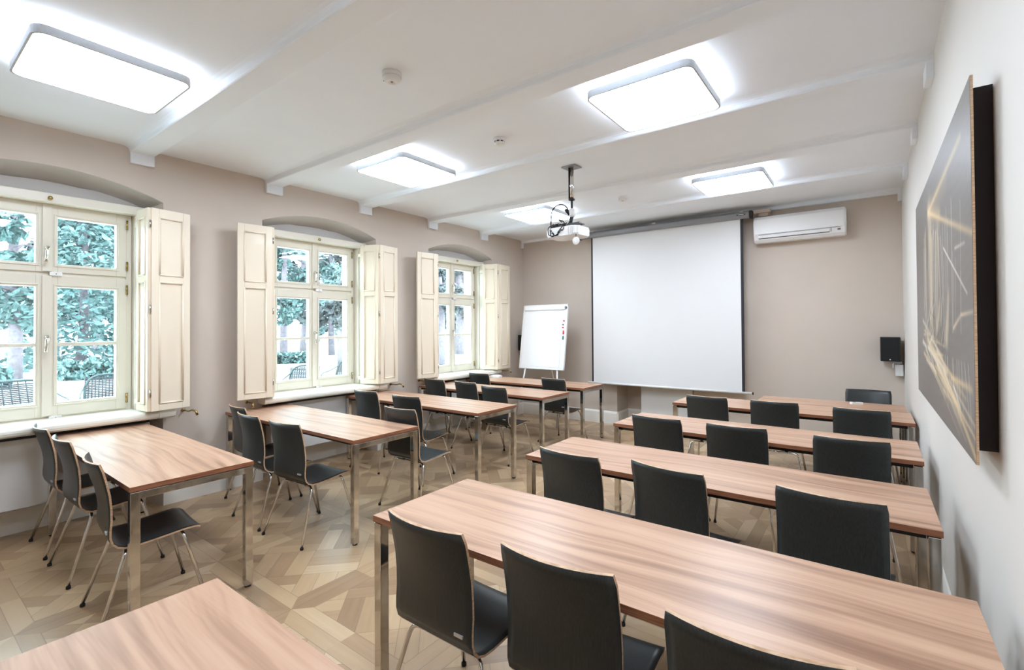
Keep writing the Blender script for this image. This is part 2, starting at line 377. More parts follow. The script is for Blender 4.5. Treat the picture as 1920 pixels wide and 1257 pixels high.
# ---------------------------------------------------------------- windows
def frame_rect(b, x0, x1, y0, y1, z0, z1, w, mat, bev=.004, wb=None, wt=None):
    wb = wb or w; wt = wt or w
    b.box((x0, y0, z0), (x1, y0 + w, z1), mat, bev=bev); b.box((x0, y1 - w, z0), (x1, y1, z1), mat, bev=bev)
    b.box((x0, y0 + w, z0), (x1, y1 - w, z0 + wb), mat, bev=bev); b.box((x0, y0 + w, z1 - wt), (x1, y1 - w, z1), mat, bev=bev)
for wi, c in enumerate(WC):
    win = bpy.data.objects.new('window_%d' % (wi + 1), None); COL.objects.link(win); win.location = (XW, c, 0); struct(win)
    P = 'window paint'
    b = MB()
    frame_rect(b, -.06, .012, -.53, .53, .815, 2.56, .04, P, .004)
    b.box((-.05, -.49, 1.955), (.006, .49, 2.005), P, bev=.004)          # transom
    b.box((-.005, -.62, 2.52), (.13, .62, 2.588), P, bev=.006)            # head board across the niche
    b.box((-.005, -.62, .84), (.10, -.535, 2.52), P, bev=.004); b.box((-.005, .535, .84), (.10, .62, 2.52), P, bev=.004)
    b.box((.10, -.60, .84), (.19, -.55, 2.56), P, bev=.004); b.box((.10, .55, .84), (.19, .60, 2.56), P, bev=.004)
    b.box((-.02, -.60, 2.588), (.02, .60, 2.69), 'reveal paint')
    b.build('window_frame', win)
    for (z0, z1, zp0, zp1) in ((1.985, 2.525, 2.053, 2.424), (.85, 1.962, .955, 1.868)):
        for sgn in (-1, 1):
            y0, y1 = (.0, .495) if sgn > 0 else (-.495, -.0)
            yp0, yp1 = (.062, .425) if sgn > 0 else (-.425, -.062)
            b = MB()
            b.box((-.04, y0, z0), (.022, yp0, z1), P, bev=.003); b.box((-.04, yp1, z0), (.022, y1, z1), P, bev=.003)
            b.box((-.04, yp0, z0), (.022, yp1, zp0), P, bev=.003); b.box((-.04, yp0, zp1), (.022, yp1, z1), P, bev=.003)
            frame_rect(b, .0, .03, yp0 - .022, yp1 + .022, zp0 - .022, zp1 + .022, .010, P, .002)
            if z0 < 1: b.box((-.02, yp0, 1.400), (.018, yp1, 1.428), P, bev=.003)
            sash = b.build('sash', win)
            g = MB(); g.box((-.012, yp0 - .005, zp0 - .005), (-.008, yp1 + .005, zp1 + .005), 'window glass'); g.build('pane', sash)
            for zz in (z0 + .09, z1 - .09):
                yy = y1 if sgn > 0 else y0
                h = MB(); h.tube([(.03, yy, zz - .04), (.03, yy, zz + .04)], .008, 'brass', 8); h.build('hinge', sash)
    b = MB()
    for z0, z1 in ((1.99, 2.52), (.855, 1.958)): b.box((.022, -.028, z0), (.036, .028, z1), P, bev=.004)
    b.build('cover_strip', win)
    for z in (2.12, 1.42):
        b = MB(); b.lathe([(.014, 0), (.014, .012), (.009, .014), (.009, .04)], (.036, 0, z + .055), 'nickel', 12, 'X')
        b.tube([(.072, 0, z + .055), (.078, -.004, z + .03), (.085, -.012, z - .04), (.082, -.014, z - .062)], [.009, .011, .008, .012], 'nickel', 10)
        b.tube([(.04, 0, z + .055), (.08, 0, z + .055)], .009, 'nickel', 10)
        b.build('window_handle', win)
    for z in (1.972, .84):
        b = MB(); b.box((.02, .012, z - .014), (.046, .085, z + .014), 'white plastic', bev=.003); b.lathe([(.004, 0), (.004, .003)], (.046, .05, z), 'grey plastic', 8, 'X'); b.build('latch_block', win)
    b = MB(); b.lathe([(.004, 0), (.012, .002), (.016, .012), (.012, .02), (.002, .022)], (.13, 0, 2.548), 'brass', 14, 'X'); b.build('knob', win)
    b = MB()
    b.box((-.02, -.60, .79), (.09, .60, .822), 'window paint', bev=.004)
    prof = [(.0, .775), (.37, .775), (.383, .779), (.392, .79), (.395, .807), (.392, .822), (.383, .833), (.37, .837), (.09, .839), (.0, .839)]
    prof = [(x, z) for x, z in prof]
    b.prism(prof, -HBk + .0, HBk - .0, 'sill paint', axis='Y')
    fr = [(.24, .775), (.37, .775), (.383, .779), (.392, .79), (.395, .807), (.392, .822), (.383, .833), (.37, .837), (.24, .838)]
    fr = [(x + .012, z) for x, z in fr]
    b.prism([(x + .0, z) for x, z in fr], -.735, -HBk, 'sill paint', axis='Y'); b.prism(fr, HBk, .735, 'sill paint', axis='Y')
    b.build('window_sill', win)
    e = MB(); e.box((-.26, -.515, .80), (-.062, .515, .838), 'facade'); e.build('outer_sill', win)

# radiators under the sills
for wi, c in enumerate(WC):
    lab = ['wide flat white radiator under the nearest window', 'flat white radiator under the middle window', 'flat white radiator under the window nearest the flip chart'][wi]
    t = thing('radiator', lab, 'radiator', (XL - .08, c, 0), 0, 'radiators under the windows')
    b = MB(); b.box((-.04, -.60, .235), (.075, .60, .735), 'white steel', bev=.006); b.build('panel', t)
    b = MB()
    b.box((-.035, -.6, .736), (.062, .6, .765), 'black bracket')  # black slab standing in for the shade in the gap below the sill
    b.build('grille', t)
    b = MB(); b.tube([(.0, .58, .22), (.0, .58, .16), (-.02, .58, .12), (-.1, .58, .11)], .009, 'white steel', 10); b.tube([(.0, .54, .24), (.0, .54, .16), (-.02, .54, .13), (-.1, .54, .12)], .009, 'white steel', 10); b.build('pipe', t)
    b = MB(); b.lathe([(.014, 0), (.019, .01), (.019, .05), (.012, .06)], (.02, .60, .215), 'grey plastic', 14, 'Y'); b.build('valve', t)
    for s_ in (-.45, .45):
        b = MB(); b.box((-.169, s_ - .015, .3), (-.04, s_ + .015, .66), 'white steel'); b.build('bracket', t)

# shutters: two hinged leaves each
ZS0, ZS1 = .852, 2.535
def leaf(w, parent, at, ang, flip=1):
    """leaf runs from its hinge edge along +Y(local); face towards +X"""
    e = MB(); m_ = 'cream lacquer'; t = .015; st = w * .2
    e.box((-t * .45, st * .9, ZS0 + .05), (t * .45, w - st * .9, ZS1 - .05), m_)
    zmid = ZS1 - (ZS1 - ZS0) * .347
    e.box((-t, .003, ZS0), (t, st, ZS1), m_, bev=.003); e.box((-t, w - st, ZS0), (t, w - .003, ZS1), m_, bev=.003)
    for z0, z1 in ((ZS0, ZS0 + .06), (zmid - .03, zmid + .03), (ZS1 - .075, ZS1)): e.box((-t, st, z0), (t, w - st, z1), m_, bev=.003)
    for z0, z1 in ((ZS0 + .06, zmid - .03), (zmid + .03, ZS1 - .075)):
        for sx in (-1, 1):
            x = sx * (t - .002)
            for p0, p1 in (((st, z0), (st, z1)), ((w - st, z0), (w - st, z1)), ((st, z0), (w - st, z0)), ((st, z1), (w - st, z1))):
                e.tube([(x, p0[0], p0[1]), (x, p1[0], p1[1])], .008, m_, 8)
    o = e.build('leaf', parent); o.location = at; o.rotation_euler = (0, 0, ang)
    return o
def shutter(side, hy, ay_, oy, lab):
    # hinge on the niche jamb, apex out in the room, outer leaf folded back along the wall
    hx, ax_, ox = -5.04, -4.80, -4.845
    t = thing('window_shutter', lab, 'shutter', (hx, hy, 0), 0, 'folding shutters beside the windows')
    for (p0, p1, wdt) in (((hx, hy), (ax_, ay_), None), ((ax_ + .002, ay_ + side * .004), (ox, oy), None)):
        dx, dy = p1[0] - p0[0], p1[1] - p0[1]; w = math.hypot(dx, dy)
        ang = math.atan2(dy, dx) - PI / 2
        leaf(w, t, (p0[0] - hx, p0[1] - hy, 0), ang)
    for z in (1.0, 1.7, 2.4): h = MB(); h.tube([(ax_ - hx + .008, ay_ - hy, z - .03), (ax_ - hx + .008, ay_ - hy, z + .03)], .006, 'nickel', 8); h.build('hinge', t)
    for z in (.9, 2.4): h = MB(); h.box((-.05, -.01 * side, z), (.0, .012 * side, z + .04), 'cream lacquer'); h.build('hinge_strap', t)
    return t
shutter(1, 1.350, 1.362, 1.660, 'cream folding shutter right of the nearest window, its inner leaf edge-on')
shutter(-1, 2.462, 2.358, 2.045, 'cream panelled folding shutter left of the middle window')
shutter(1, 3.540, 3.620, 3.925, 'cream panelled folding shutter right of the middle window, inner leaf tinted by daylight')
shutter(-1, 4.770, 4.580, 4.250, 'cream panelled folding shutter left of the farthest window')
shutter(1, 5.790, 5.885, 6.240, 'cream panelled folding shutter right of the farthest window, beside the flip chart')
for (y, lab, sd) in ((WC[0] + .84, 'brass shutter catch on the wall right of the nearest window', 1), (WC[1] - .84, 'brass shutter catch left of the middle window, above the second table', -1),
                     (WC[1] + .90, 'brass shutter catch right of the middle window, above the third table', 1), (WC[2] - .88, 'brass shutter catch left of the farthest window', -1), (WC[2] + .88, 'brass shutter catch right of the farthest window', 1)):
    b = MB(); z = .805
    b.lathe([(.016, 0), (.016, .006), (.008, .01)], (XL, y, z), 'brass', 12, 'X')
    b.tube([(XL, y, z), (XL + .12, y, z), (XL + .16, y + .015 * sd, z + .012), (XL + .20, y + .03 * sd, z + .005), (XL + .215, y + .035 * sd, z - .03)], [.007, .007, .008, .009, .011], 'brass', 10)
    tag(b.build('shutter_catch'), lab, 'shutter catch', 'shutter catches on the window wall')

# ---------------------------------------------------------------- ceiling lamps
def make_lamp(lab):
    t = thing('ceiling_lamp', lab, 'lamp', (0, 0, H), 0, 'square ceiling lamps')
    e = MB(); e.prism(rrect(0, 0, .285, .285, .05), -.046, -.004, 'lamp rim glow'); e.build('glow_rim', t)
    e = MB(); e.prism(rrect(0, 0, .287, .287, .05), -.004, 0, 'lamp body'); e.build('mounting_plate', t)
    e = MB(); o_ = rrect(0, 0, .335, .335, .06); i_ = rrect(0, 0, .325, .325, .052); n = len(o_); k = e.mi('lamp body')
    A = [[e.bm.verts.new((x, y, z)) for x, y in pl] for pl, z in ((o_, -.046), (o_, -.09), (i_, -.09), (i_, -.046))]
    for a in range(4):
        for j in range(n): f = e.bm.faces.new((A[a][j], A[a][(j + 1) % n], A[(a + 1) % 4][(j + 1) % n], A[(a + 1) % 4][j])); f.material_index = k
    e.build('frame', t)
    e = MB(); e.prism(rrect(0, 0, .324, .324, .051), -.087, -.05, 'diffuser'); e.build('diffuser', t)
    return t
LP = [((-3.56, .79), 'square white ceiling lamp in front of the nearest window'), ((-1.11, .79), 'square white ceiling lamp above the camera end of the right rows'),
      ((-3.49, 2.95), 'square white ceiling lamp above the third table of the window block'), ((-1.11, 2.98), 'square white ceiling lamp between the projector pole and the right wall'),
      ((-3.50, 5.14), 'square white ceiling lamp partly behind the projector'), ((-1.12, 5.2), 'square white ceiling lamp above the air conditioner end of the room')]
lamp0 = make_lamp(LP[0][1])
for i, ((x, y), lab) in enumerate(LP):
    o = lamp0 if i == 0 else dup(lamp0, label=lab)
    o.location = (x, y, H)

# ---------------------------------------------------------------- tables
def make_table(L, Wd, lab, loc, rz, rear=True):
    t = thing('training_table', lab, 'table', loc, rz, 'walnut tables with chrome legs')
    top = .74; th = .026; lg = .042
    e = MB(); e.box((0, 0, top - th), (L, Wd, top), 'walnut edge', bev=.0015)
    for f in e.bm.faces:
        if f.normal.z > .9 or (f.calc_center_median().z > top - 1e-4): f.material_index = e.mi('walnut laminate')
    e.build('tabletop', t, fix=True)
    for x in (0.004, L - lg - .004):
        e = MB(); e.box((x, lg, top - th - .041), (x + lg, Wd - lg, top - th - .004), 'leg steel', bev=.002); e.build('end_rail', t)
        for y in (.003, Wd - lg - .003):
            e = MB(); e.box((x, y, .012), (x + lg, y + lg, top - th - .004), 'leg steel', bev=.003); l_ = e.build('leg', t)
            e = MB(); e.lathe([(.016, 0), (.018, .004), (.018, .013)], (x + lg / 2, y + lg / 2, 0), 'black rubber', 14); e.build('foot', l_)
    e = MB()
    for y in (.05, Wd - .075): e.box((lg + .006, y, top - th - .03), (L - lg - .006, y + .025, top - th), 'black bracket')
    e.build('long_rail', t)
    return t
TL, TR_, TW = 2.07, 1.95, .587
XE = -4.975    # the window-side tables end just short of the wall
make_table(XE * -1 - 2.997, TW, 'walnut table under the nearest window, three chairs along its near side', (XE, .792, 0), R(-.6))
make_table(XE * -1 - 2.937, TW, 'walnut table left of the aisle, second from the camera, pushed under the middle window', (XE, 2.0, 0), 0)
make_table(XE * -1 - 2.915, TW, 'walnut table left of the aisle, third from the camera, one chair pulled back from it', (XE, 3.285, 0), R(-.2))
make_table(XE * -1 - 2.951, TW, 'walnut table left of the aisle, in front of the one below the flip chart', (XE, 4.389, 0), 0)
make_table(XE * -1 - 2.965, TW, 'walnut table directly in front of the flip chart, only two chairs at it', (XE, 5.333, 0), R(.2))
make_table(TR_, TW, 'large walnut table nearest the camera in the row along the right wall', (-1.707, 1.253, 0), R(.4))
make_table(TR_, TW, 'walnut table right of the aisle, second from the camera, below the picture', (-1.731, 2.384, 0), R(.4))
make_table(TR_, TW, 'walnut table right of the aisle, third from the camera', (-1.705, 3.567, 0), R(-.5))
make_table(TR_, TW, 'walnut table right of the aisle, fourth from the camera, another table touching its far side', (-1.662, 4.875, 0), 0)
make_table(1.24, .43, 'short walnut table carrying a white remote, near the right speaker', (-.972, 5.472, 0), 0)
make_table(1.6, TW, 'walnut table cut off by the bottom left edge of the photo', (-1.69, .655 - TW, 0), R(-.3))

# ---------------------------------------------------------------- chairs
PROF = [(.0, .857), (.012, .82), (.026, .76), (.039, .69), (.045, .62), (.046, .56), (.042, .51), (.042, .475), (.050, .445), (.068, .425), (.095, .414), (.14, .412), (.20, .416), (.27, .423), (.34, .431), (.385, .433), (.415, .428), (.43, .418)]
TH = .009
def shell(rows, name, parent, is_back):
    NX = 14; e = MB(); kl = e.mi('black laminate'); ke = e.mi('plywood edge')
    pr = []
    for i, (y, z) in enumerate(PROF):
        a = PROF[max(0, i - 1)]; c_ = PROF[min(len(PROF) - 1, i + 1)]
        ty, tz = c_[0] - a[0], c_[1] - a[1]; l = math.hypot(ty, tz); pr.append((y, z, tz / l, -ty / l))   # normal to the rear / underside
    F, B = [], []
    for i in rows:
        y, z, ny, nz = pr[i]; bow = .036 * max(0, min(1, (z - .42) / .36)) if i < 10 else 0
        hw = .193 + (.012 * (i - 9) / 8 if i > 9 else 0)
        if i == 0: hw -= .006
        if i == len(PROF) - 1: hw -= .022
        elif i == len(PROF) - 2: hw -= .006
        rF, rB = [], []
        for j in range(NX + 1):
            s_ = -1 + 2 * j / NX; x = s_ * hw; o_ = -bow * (1 - s_ * s_); dz = -.006 * (1 - s_ * s_) if i > 10 else 0
            rF.append(e.bm.verts.new((x, y + o_, z + dz))); rB.append(e.bm.verts.new((x, y + o_ + ny * TH, z + dz + nz * TH)))
        F.append(rF); B.append(rB)
    n = len(F)
    for i in range(n - 1):
        for j in range(NX):
            for G, flip in ((F, 0), (B, 1)):
                q = [G[i][j], G[i][j + 1], G[i + 1][j + 1], G[i + 1][j]]
                f = e.bm.faces.new(q if flip else q[::-1]); f.material_index = kl; f.smooth = True
        for j in (0, NX):
            f = e.bm.faces.new((F[i][j], F[i + 1][j], B[i + 1][j], B[i][j])); f.material_index = ke
    for i in (0, n - 1):
        for j in range(NX):
            f = e.bm.faces.new((F[i][j], F[i][j + 1], B[i][j + 1], B[i][j])); f.material_index = ke
    bmesh.ops.recalc_face_normals(e.bm, faces=e.bm.faces)
    o = e.build(name, parent, fix=False)
    return o
def curve(p):  # quadratic rounding of inner corners
    out = [Vector(p[0])]
    for i in range(1, len(p) - 1):
        a, c_, d = Vector(p[i - 1]), Vector(p[i]), Vector(p[i + 1]); r = min((a - c_).length, (d - c_).length) * .48
        s0 = c_ + (a - c_).normalized() * r; s1 = c_ + (d - c_).normalized() * r
        for k in range(6):
            u = k / 5; out.append(s0 * (1 - u) ** 2 + c_ * 2 * u * (1 - u) + s1 * u * u)
    out.append(Vector(p[-1])); return out
def make_chair(lab):
    t = thing('stacking_chair', lab, 'chair', (0, 0, 0), 0, 'black plywood chairs')
    bk = shell(range(0, 9), 'backrest', t, True); shell(range(8, len(PROF)), 'seat', t, False)
    tg = MB(); tg.box((.118, .0195, .487), (.158, .0255, .497), 'tag metal'); g = tg.build('maker_tag', bk); g.location = (0, .0045, 0)
    for sy, yt, yf in ((0, .105, -.018), (1, .335, .445)):
        zt = .388 if sy == 0 else .407
        for sx in (-1, 1):
            l_ = MB(); pts = curve([(sx * .09, yt, zt), (sx * .178, yt + (.01 if sy else -.004), zt), (sx * .236, yf, .016)])
            l_.tube(pts, .0088, 'chrome', 12); lo = l_.build('leg', t)
            c_ = MB(); c_.lathe([(.0105, 0), (.0118, .003), (.0118, .014), (.0095, .018)], (sx * .2365, yf, 0), 'black rubber', 12); c_.build('foot_cap', lo)
    f_ = MB(); f_.tube([(-.10, .105, .388), (.10, .105, .388)], .009, 'chrome', 10); f_.tube([(-.10, .335, .407), (.10, .335, .407)], .009, 'chrome', 10)
    for x in (-.085, .085):
        f_.tube([(x, .10, .388), (x, .34, .408)], .008, 'chrome', 8)
        for yy, zz in ((.12, .395), (.32, .412)): f_.lathe([(.014, -.008), (.014, .008)], (x, yy, zz), 'black rubber', 10)
    f_.build('seat_frame', t)
    return t
CH = [  # x, y of the backrest top, turn in degrees, label
 (-1.271, 1.143, -.2, 'black chair at the aisle end of the table nearest the camera on the right'),
 (-.757, 1.181, 3, 'black chair in the middle of the table nearest the camera on the right'),
 (-.216, 1.131, 3, 'black chair cut off by the bottom edge, wall end of the nearest right-hand table'),
 (-1.326, 2.216, -3.4, 'black chair at the aisle end of the second table along the right wall'),
 (-.803, 2.249, -9, 'slightly turned black chair in the middle of the second table along the right wall'),
 (-.142, 2.249, -2.9, 'black chair nearest the wall at the second table below the picture'),
 (-1.297, 3.436, -3, 'black chair at the aisle end of the third table along the right wall'),
 (-.740, 3.427, 2, 'black chair in the middle of the third table along the right wall'),
 (-.100, 3.421, 3, 'black chair nearest the wall at the third table along the right wall'),
 (-1.275, 4.70, -2, 'black chair at the aisle end of the fourth table along the right wall'),
 (-.697, 4.709, 2, 'black chair in the middle of the fourth table along the right wall'),
 (-.064, 4.657, -2, 'black chair nearest the wall at the fourth table along the right wall'),
 (-4.70, .722, 0, 'black chair nearest the window at the table under the nearest window'),
 (-4.09, .722, .4, 'black chair in the middle of the table under the nearest window'),
 (-3.307, .704, -5, 'black chair at the aisle end of the table under the nearest window'),
 (-4.487, 1.90, -5, 'black chair nearest the wall at the second window-side table'),
 (-3.99, 1.768, -2, 'black chair in the middle of the second window-side table'),
 (-3.430, 1.765, 4, 'black chair at the aisle end of the second window-side table, turned slightly outward'),
 (-4.412, 3.147, 2, 'black chair nearest the window at the third window-side table'),
 (-3.739, 3.131, 4, 'black chair in the middle of the third window-side table'),
 (-3.210, 2.625, 2, 'black chair pulled back into the gap behind the second window-side table'),
 (-4.62, 4.34, -2, 'black chair nearest the window at the fourth window-side table'),
 (-4.06, 4.33, -4, 'black chair in the middle of the fourth window-side table'),
 (-3.464, 4.157, -3, 'black chair at the aisle end of the fourth window-side table'),
 (-4.66, 5.26, 0, 'black chair at the window end of the table in front of the flip chart'),
 (-3.35, 5.23, -4, 'black chair at the aisle end of the table in front of the flip chart'),
 (-.022, 6.03, 180, 'black chair facing the camera behind the short table, below the small right speaker'),
]
chair0 = make_chair(CH[0][3])
for i, (x, y, a, lab) in enumerate(CH):
    o = chair0 if i == 0 else dup(chair0, label=lab)
    o.location = (x, y, 0); o.rotation_euler = (0, 0, R(a))

# ---------------------------------------------------------------- projection screen
t = thing('projection_screen', 'large white pull-down projection screen with black side borders on the far wall', 'projection screen', (-2.41, 6.6, 0))
b = MB(); prof = [(-.05, 2.915), (-.055, 2.93), (-.055, 2.965), (-.04, 2.985), (.03, 2.99), (.05, 2.985), (.05, 2.915), (.03, 2.90), (-.03, 2.90)]
b.prism([(y, z) for y, z in prof], -1.27, 1.185, 'grey steel', axis='X'); hs = b.build('housing', t)
b = MB(); b.prism([(y * 1.12, 2.945 + (z - 2.945) * 1.12) for y, z in prof], 1.185, 1.215, 'black plastic', axis='X'); b.build('end_cap', t)
b = MB(); b.prism([(y * 1.12, 2.945 + (z - 2.945) * 1.12) for y, z in prof], -1.295, -1.27, 'black plastic', axis='X'); b.build('end_cap', t)
b = MB(); b.prism([(.055 * math.cos(2 * PI * k / 24) + 1.09, 2.947 + .013 * math.sin(2 * PI * k / 24)) for k in range(24)], -.058, -.054, 'black plastic', axis='Y')
b.prism([(.040 * math.cos(2 * PI * k / 24) + 1.09, 2.947 + .006 * math.sin(2 * PI * k / 24)) for k in range(24)], -.0595, -.057, 'white plastic', axis='Y'); b.build('oval_badge', t)
b = MB(); b.box((-1.065, -.004, .675), (1.07, -.001, 2.91), 'screen cloth'); b.build('screen_cloth', t)
for x0, x1 in ((-1.092, -1.065), (1.07, 1.105)):
    b = MB(); b.box((x0, -.004, .675), (x1, -.001, 2.91), 'screen border'); b.build('side_border', t)
b = MB(); b.tube([(-1.16, -.002, .662), (1.19, -.002, .662)], .015, 'white plastic', 14); br = b.build('bottom_bar', t)
b = MB(); b.tube([(1.19, -.002, .662), (1.205, -.002, .662)], .017, 'black plastic', 14); b.build('bar_cap', br)
b = MB(); b.box((-1.27, .03, 2.985), (1.19, .045, 3.004), 'black bracket'); b.build('mounting_rail', t)
b = MB(); b.box((-.10, -.03, 2.986), (-.05, .06, 3.007), 'white plastic', bev=.003); b.box((-1.1, .0, 2.986), (-1.06, .2, 3.007), 'white plastic', bev=.003); b.box((1.06, .0, 2.986), (1.1, .2, 3.007), 'white plastic', bev=.003); b.build('bracket', t)
b = MB(); b.box((-1.19, 6.66, 2.965), (-1.0, 6.75, 3.006), 'beige paint', bev=.003); b.box((-1.14, 6.70, 2.925), (-1.03, 6.83, 2.965), 'beige paint', bev=.003)
tag(b.build('cable_duct'), 'small beige cable duct between the projection screen and the air conditioner', 'cable duct')

# air conditioner
t = thing('air_conditioner', 'white split air conditioner high on the far wall, right of the projection screen', 'air conditioner', (-.70, YB, 2.58))
prof = [(0, .03), (-.05, .0), (-.15, .0), (-.185, .03), (-.205, .10), (-.21, .22), (-.205, .29), (-.18, .325), (0, .335)]
b = MB(); b.prism([(y, z) for y, z in prof], -.49, .495, 'white plastic', axis='X')
bmesh.ops.bevel(b.bm, geom=[e_ for e_ in b.bm.edges if abs(e_.verts[0].co.x - e_.verts[1].co.x) < 1e-5], offset=.012, segments=3, affect='EDGES'); b.build('body', t)
b = MB(); b.box((-.47, -.2125, .10), (.475, -.205, .285), 'white plastic', bev=.002); b.build('front_panel', t)
b = MB(); b.box((-.43, -.198, .044), (.33, -.185, .048), 'black rubber'); b.box((-.43, -.208, .092), (.44, -.203, .095), 'grey plastic'); b.build('air_slot', t)
b = MB(); b.box((-.43, -.205, .05), (.33, -.19, .088), 'white plastic', rot=Matrix.Rotation(R(-14), 3, 'X'), piv=(0, -.2, .07), bev=.003); b.build('air_flap', t)
b = MB(); b.box((.345, -.204, .05), (.35, -.19, .10), 'grey plastic'); b.box((.41, -.206, .06), (.44, -.200, .075), 'grey plastic'); b.build('display', t)

# speakers
t = thing('wall_speaker', 'small square black speaker on the far wall in the right corner', 'speaker', (.185, YB, 1.12))
b = MB(); b.box((-.09, -.20, 0), (.088, -.04, .268), 'black plastic', bev=.004); b.build('cabinet', t)
b = MB(); b.box((-.084, -.206, .008), (.07, -.199, .26), 'speaker cloth', bev=.002); g = b.build('grille', t)
b = MB(); b.lathe([(.007, 0), (.007, .003)], (-.005, -.209, .02), 'white plastic', 14, 'Y'); b.build('badge', g)
b = MB(); b.box((-.02, -.05, .09), (.03, 0, .17), 'black bracket'); b.build('bracket', t)
t = thing('wall_speaker', 'small black speaker on the far wall, mostly hidden behind the flip chart', 'speaker', (-4.87, YB, 1.12))
b = MB(); b.box((-.09, -.20, 0), (.088, -.04, .268), 'black plastic', bev=.004); b.build('cabinet', t)
b = MB(); b.box((-.084, -.206, .008), (.07, -.199, .26), 'speaker cloth', bev=.002); b.build('grille', t)
b = MB(); b.box((-.02, -.05, .09), (.03, 0, .17), 'black bracket'); b.build('bracket', t)
t = thing('wall_box', 'small white junction box in the corner just below the right speaker', 'junction box', (.265, YB, .955))
b = MB(); b.box((-.035, -.10, 0), (.035, 0, .125), 'white plastic', bev=.004); b.build('cover', t)
b = MB(); b.box((-.035, -.08, .135), (.025, -.01, .155), 'white plastic', bev=.003); b.tube([(-.04, -.05, .14), (-.055, -.05, .12), (-.05, -.05, .08)], .01, 'white plastic', 8); b.tube([(0, -.04, .12), (0, -.04, .14)], .012, 'white plastic', 8); b.build('cable_gland', t)

# white cover in the recess under the screen
t = thing('radiator_cover', 'plain white radiator cover in the wall recess below the projection screen', 'radiator cover', (-2.42, YB, 0))
b = MB(); b.box((-.385, .0, .02), (.385, .38, .80), 'white steel', bev=.006); b.build('casing', t)
b = MB(); b.box((-.36, -.004, .06), (.36, .004, .74), 'white steel', bev=.003); b.build('front_panel', t)

# flip chart
t = thing('flip_chart', 'white flip chart easel standing in the far left corner', 'flip chart', (-4.2, 6.2, 0), R(-.5))
tilt = Matrix.Rotation(R(-8.5), 3, 'X'); pv = (0, 0, .86)
b = MB(); b.box((-.40, .0, .87), (.40, .018, 1.885), 'board surface', rot=tilt, piv=pv); b.build('board', t)
b = MB()
for a, c_ in (((-.425, -.008, .86), (-.395, .028, 1.89)), ((.395, -.008, .86), (.425, .028, 1.89)), ((-.425, -.008, .86), (.425, .028, .895)), ((-.425, -.008, 1.865), (.425, .028, 1.89))): b.box(a, c_, 'white plastic', rot=tilt, piv=pv, bev=.006)
b.box((.34, -.004, .895), (.398, .002, 1.865), 'white plastic', rot=tilt, piv=pv, bev=.002); b.build('frame', t)
b = MB(); b.box((-.38, -.03, 1.80), (.385, -.004, 1.865), 'white plastic', rot=tilt, piv=pv, bev=.01); b.tube([tilt @ (Vector((.395, -.03, 1.835)) - Vector(pv)) + Vector(pv), tilt @ (Vector((.395, .0, 1.835)) - Vector(pv)) + Vector(pv)], .018, 'grey plastic', 12); b.build('clamp_bar', t)
b = MB(); b.box((-.37, -.007, .90), (.335, -.002, 1.80), 'paper', rot=tilt, piv=pv); b.build('paper_pad', t)
for sx in (-1, 1):
    b = MB(); b.tube([(sx * .30, .015, .88), (sx * .40, -.16, .01)], .012, 'white plastic', 10); b.build('leg', t)
b = MB(); b.tube([(0, .12, 1.5), (0, .56, .01)], .012, 'white plastic', 10); b.build('leg', t)
for (z, h_, m_, dx) in ((1.625, .012, 'red plastic', 0), (1.565, .018, 'grey plastic', -.01), (1.52, .012, 'red plastic', -.01)):
    b = MB(); q = [tilt @ (Vector((.372 + dx, -.004, z)) - Vector(pv)) + Vector(pv), tilt @ (Vector((.372 + dx, -.014, z)) - Vector(pv)) + Vector(pv)]
    b.tube(q, .013, m_, 14); tag(b.build('magnet'), '', 'magnet')
    o = bpy.data.objects[-1] if False else None
mags = [o for o in bpy.data.objects if o.name.startswith('magnet')]
for o, lb in zip(sorted(mags, key=lambda o: o.name), ('small red magnet highest on the right margin of the flip chart', 'small dark grey magnet on the right margin of the flip chart', 'small red magnet just below the grey one on the flip chart')):
    o.location = t.location; o.rotation_euler = t.rotation_euler; o['label'] = lb; o['group'] = 'magnets on the flip chart'
for (z, m_, lb) in ((1.445, 'red plastic', 'red marker pen clipped upright on the right margin of the flip chart'), (1.36, 'green plastic', 'green marker pen clipped below the red one on the flip chart')):
    b = MB(); q = [tilt @ (Vector((.378, -.012, z - .028)) - Vector(pv)) + Vector(pv), tilt @ (Vector((.378, -.012, z + .028)) - Vector(pv)) + Vector(pv)]
    b.tube(q, .011, m_, 12); o = tag(b.build('marker_pen'), lb, 'pen', 'pens on the flip chart'); o.location = t.location; o.rotation_euler = t.rotation_euler

# ---------------------------------------------------------------- projector on its ceiling pole
t = thing('projector', 'white projector hanging from the ceiling pole in the middle of the room', 'projector', (-2.345, 3.95, 0), R(-4))
b = MB(); b.prism(rrect(0, 0, .180, .13, .045), 2.385, 2.47, 'white plastic'); 
bmesh.ops.bevel(b.bm, geom=[e_ for e_ in b.bm.edges if abs(e_.verts[0].co.z - e_.verts[1].co.z) < 1e-5], offset=.012, segments=3, affect='EDGES'); body = b.build('body', t)
b = MB()
for k in range(4): b.box((.085 + k * .022, -.136, 2.395), (.097 + k * .022, -.125, 2.46), 'white steel', bev=.001)
b.build('vent', body)
b = MB()
for x, z, w_, h_ in ((-.10, 2.415, .012, .012), (-.085, 2.40, .008, .008), (-.105, 2.435, .006, .014), (.0, 2.43, .03, .015)): b.box((x, -.134, z), (x + w_, -.128, z + h_), 'black plastic')
b.build('connectors', body)
b = MB(); b.lathe([(.035, 0), (.035, .03), (.028, .03)], (.10, .13, 2.43), 'black plastic', 20, 'Y'); b.build('lens', body)
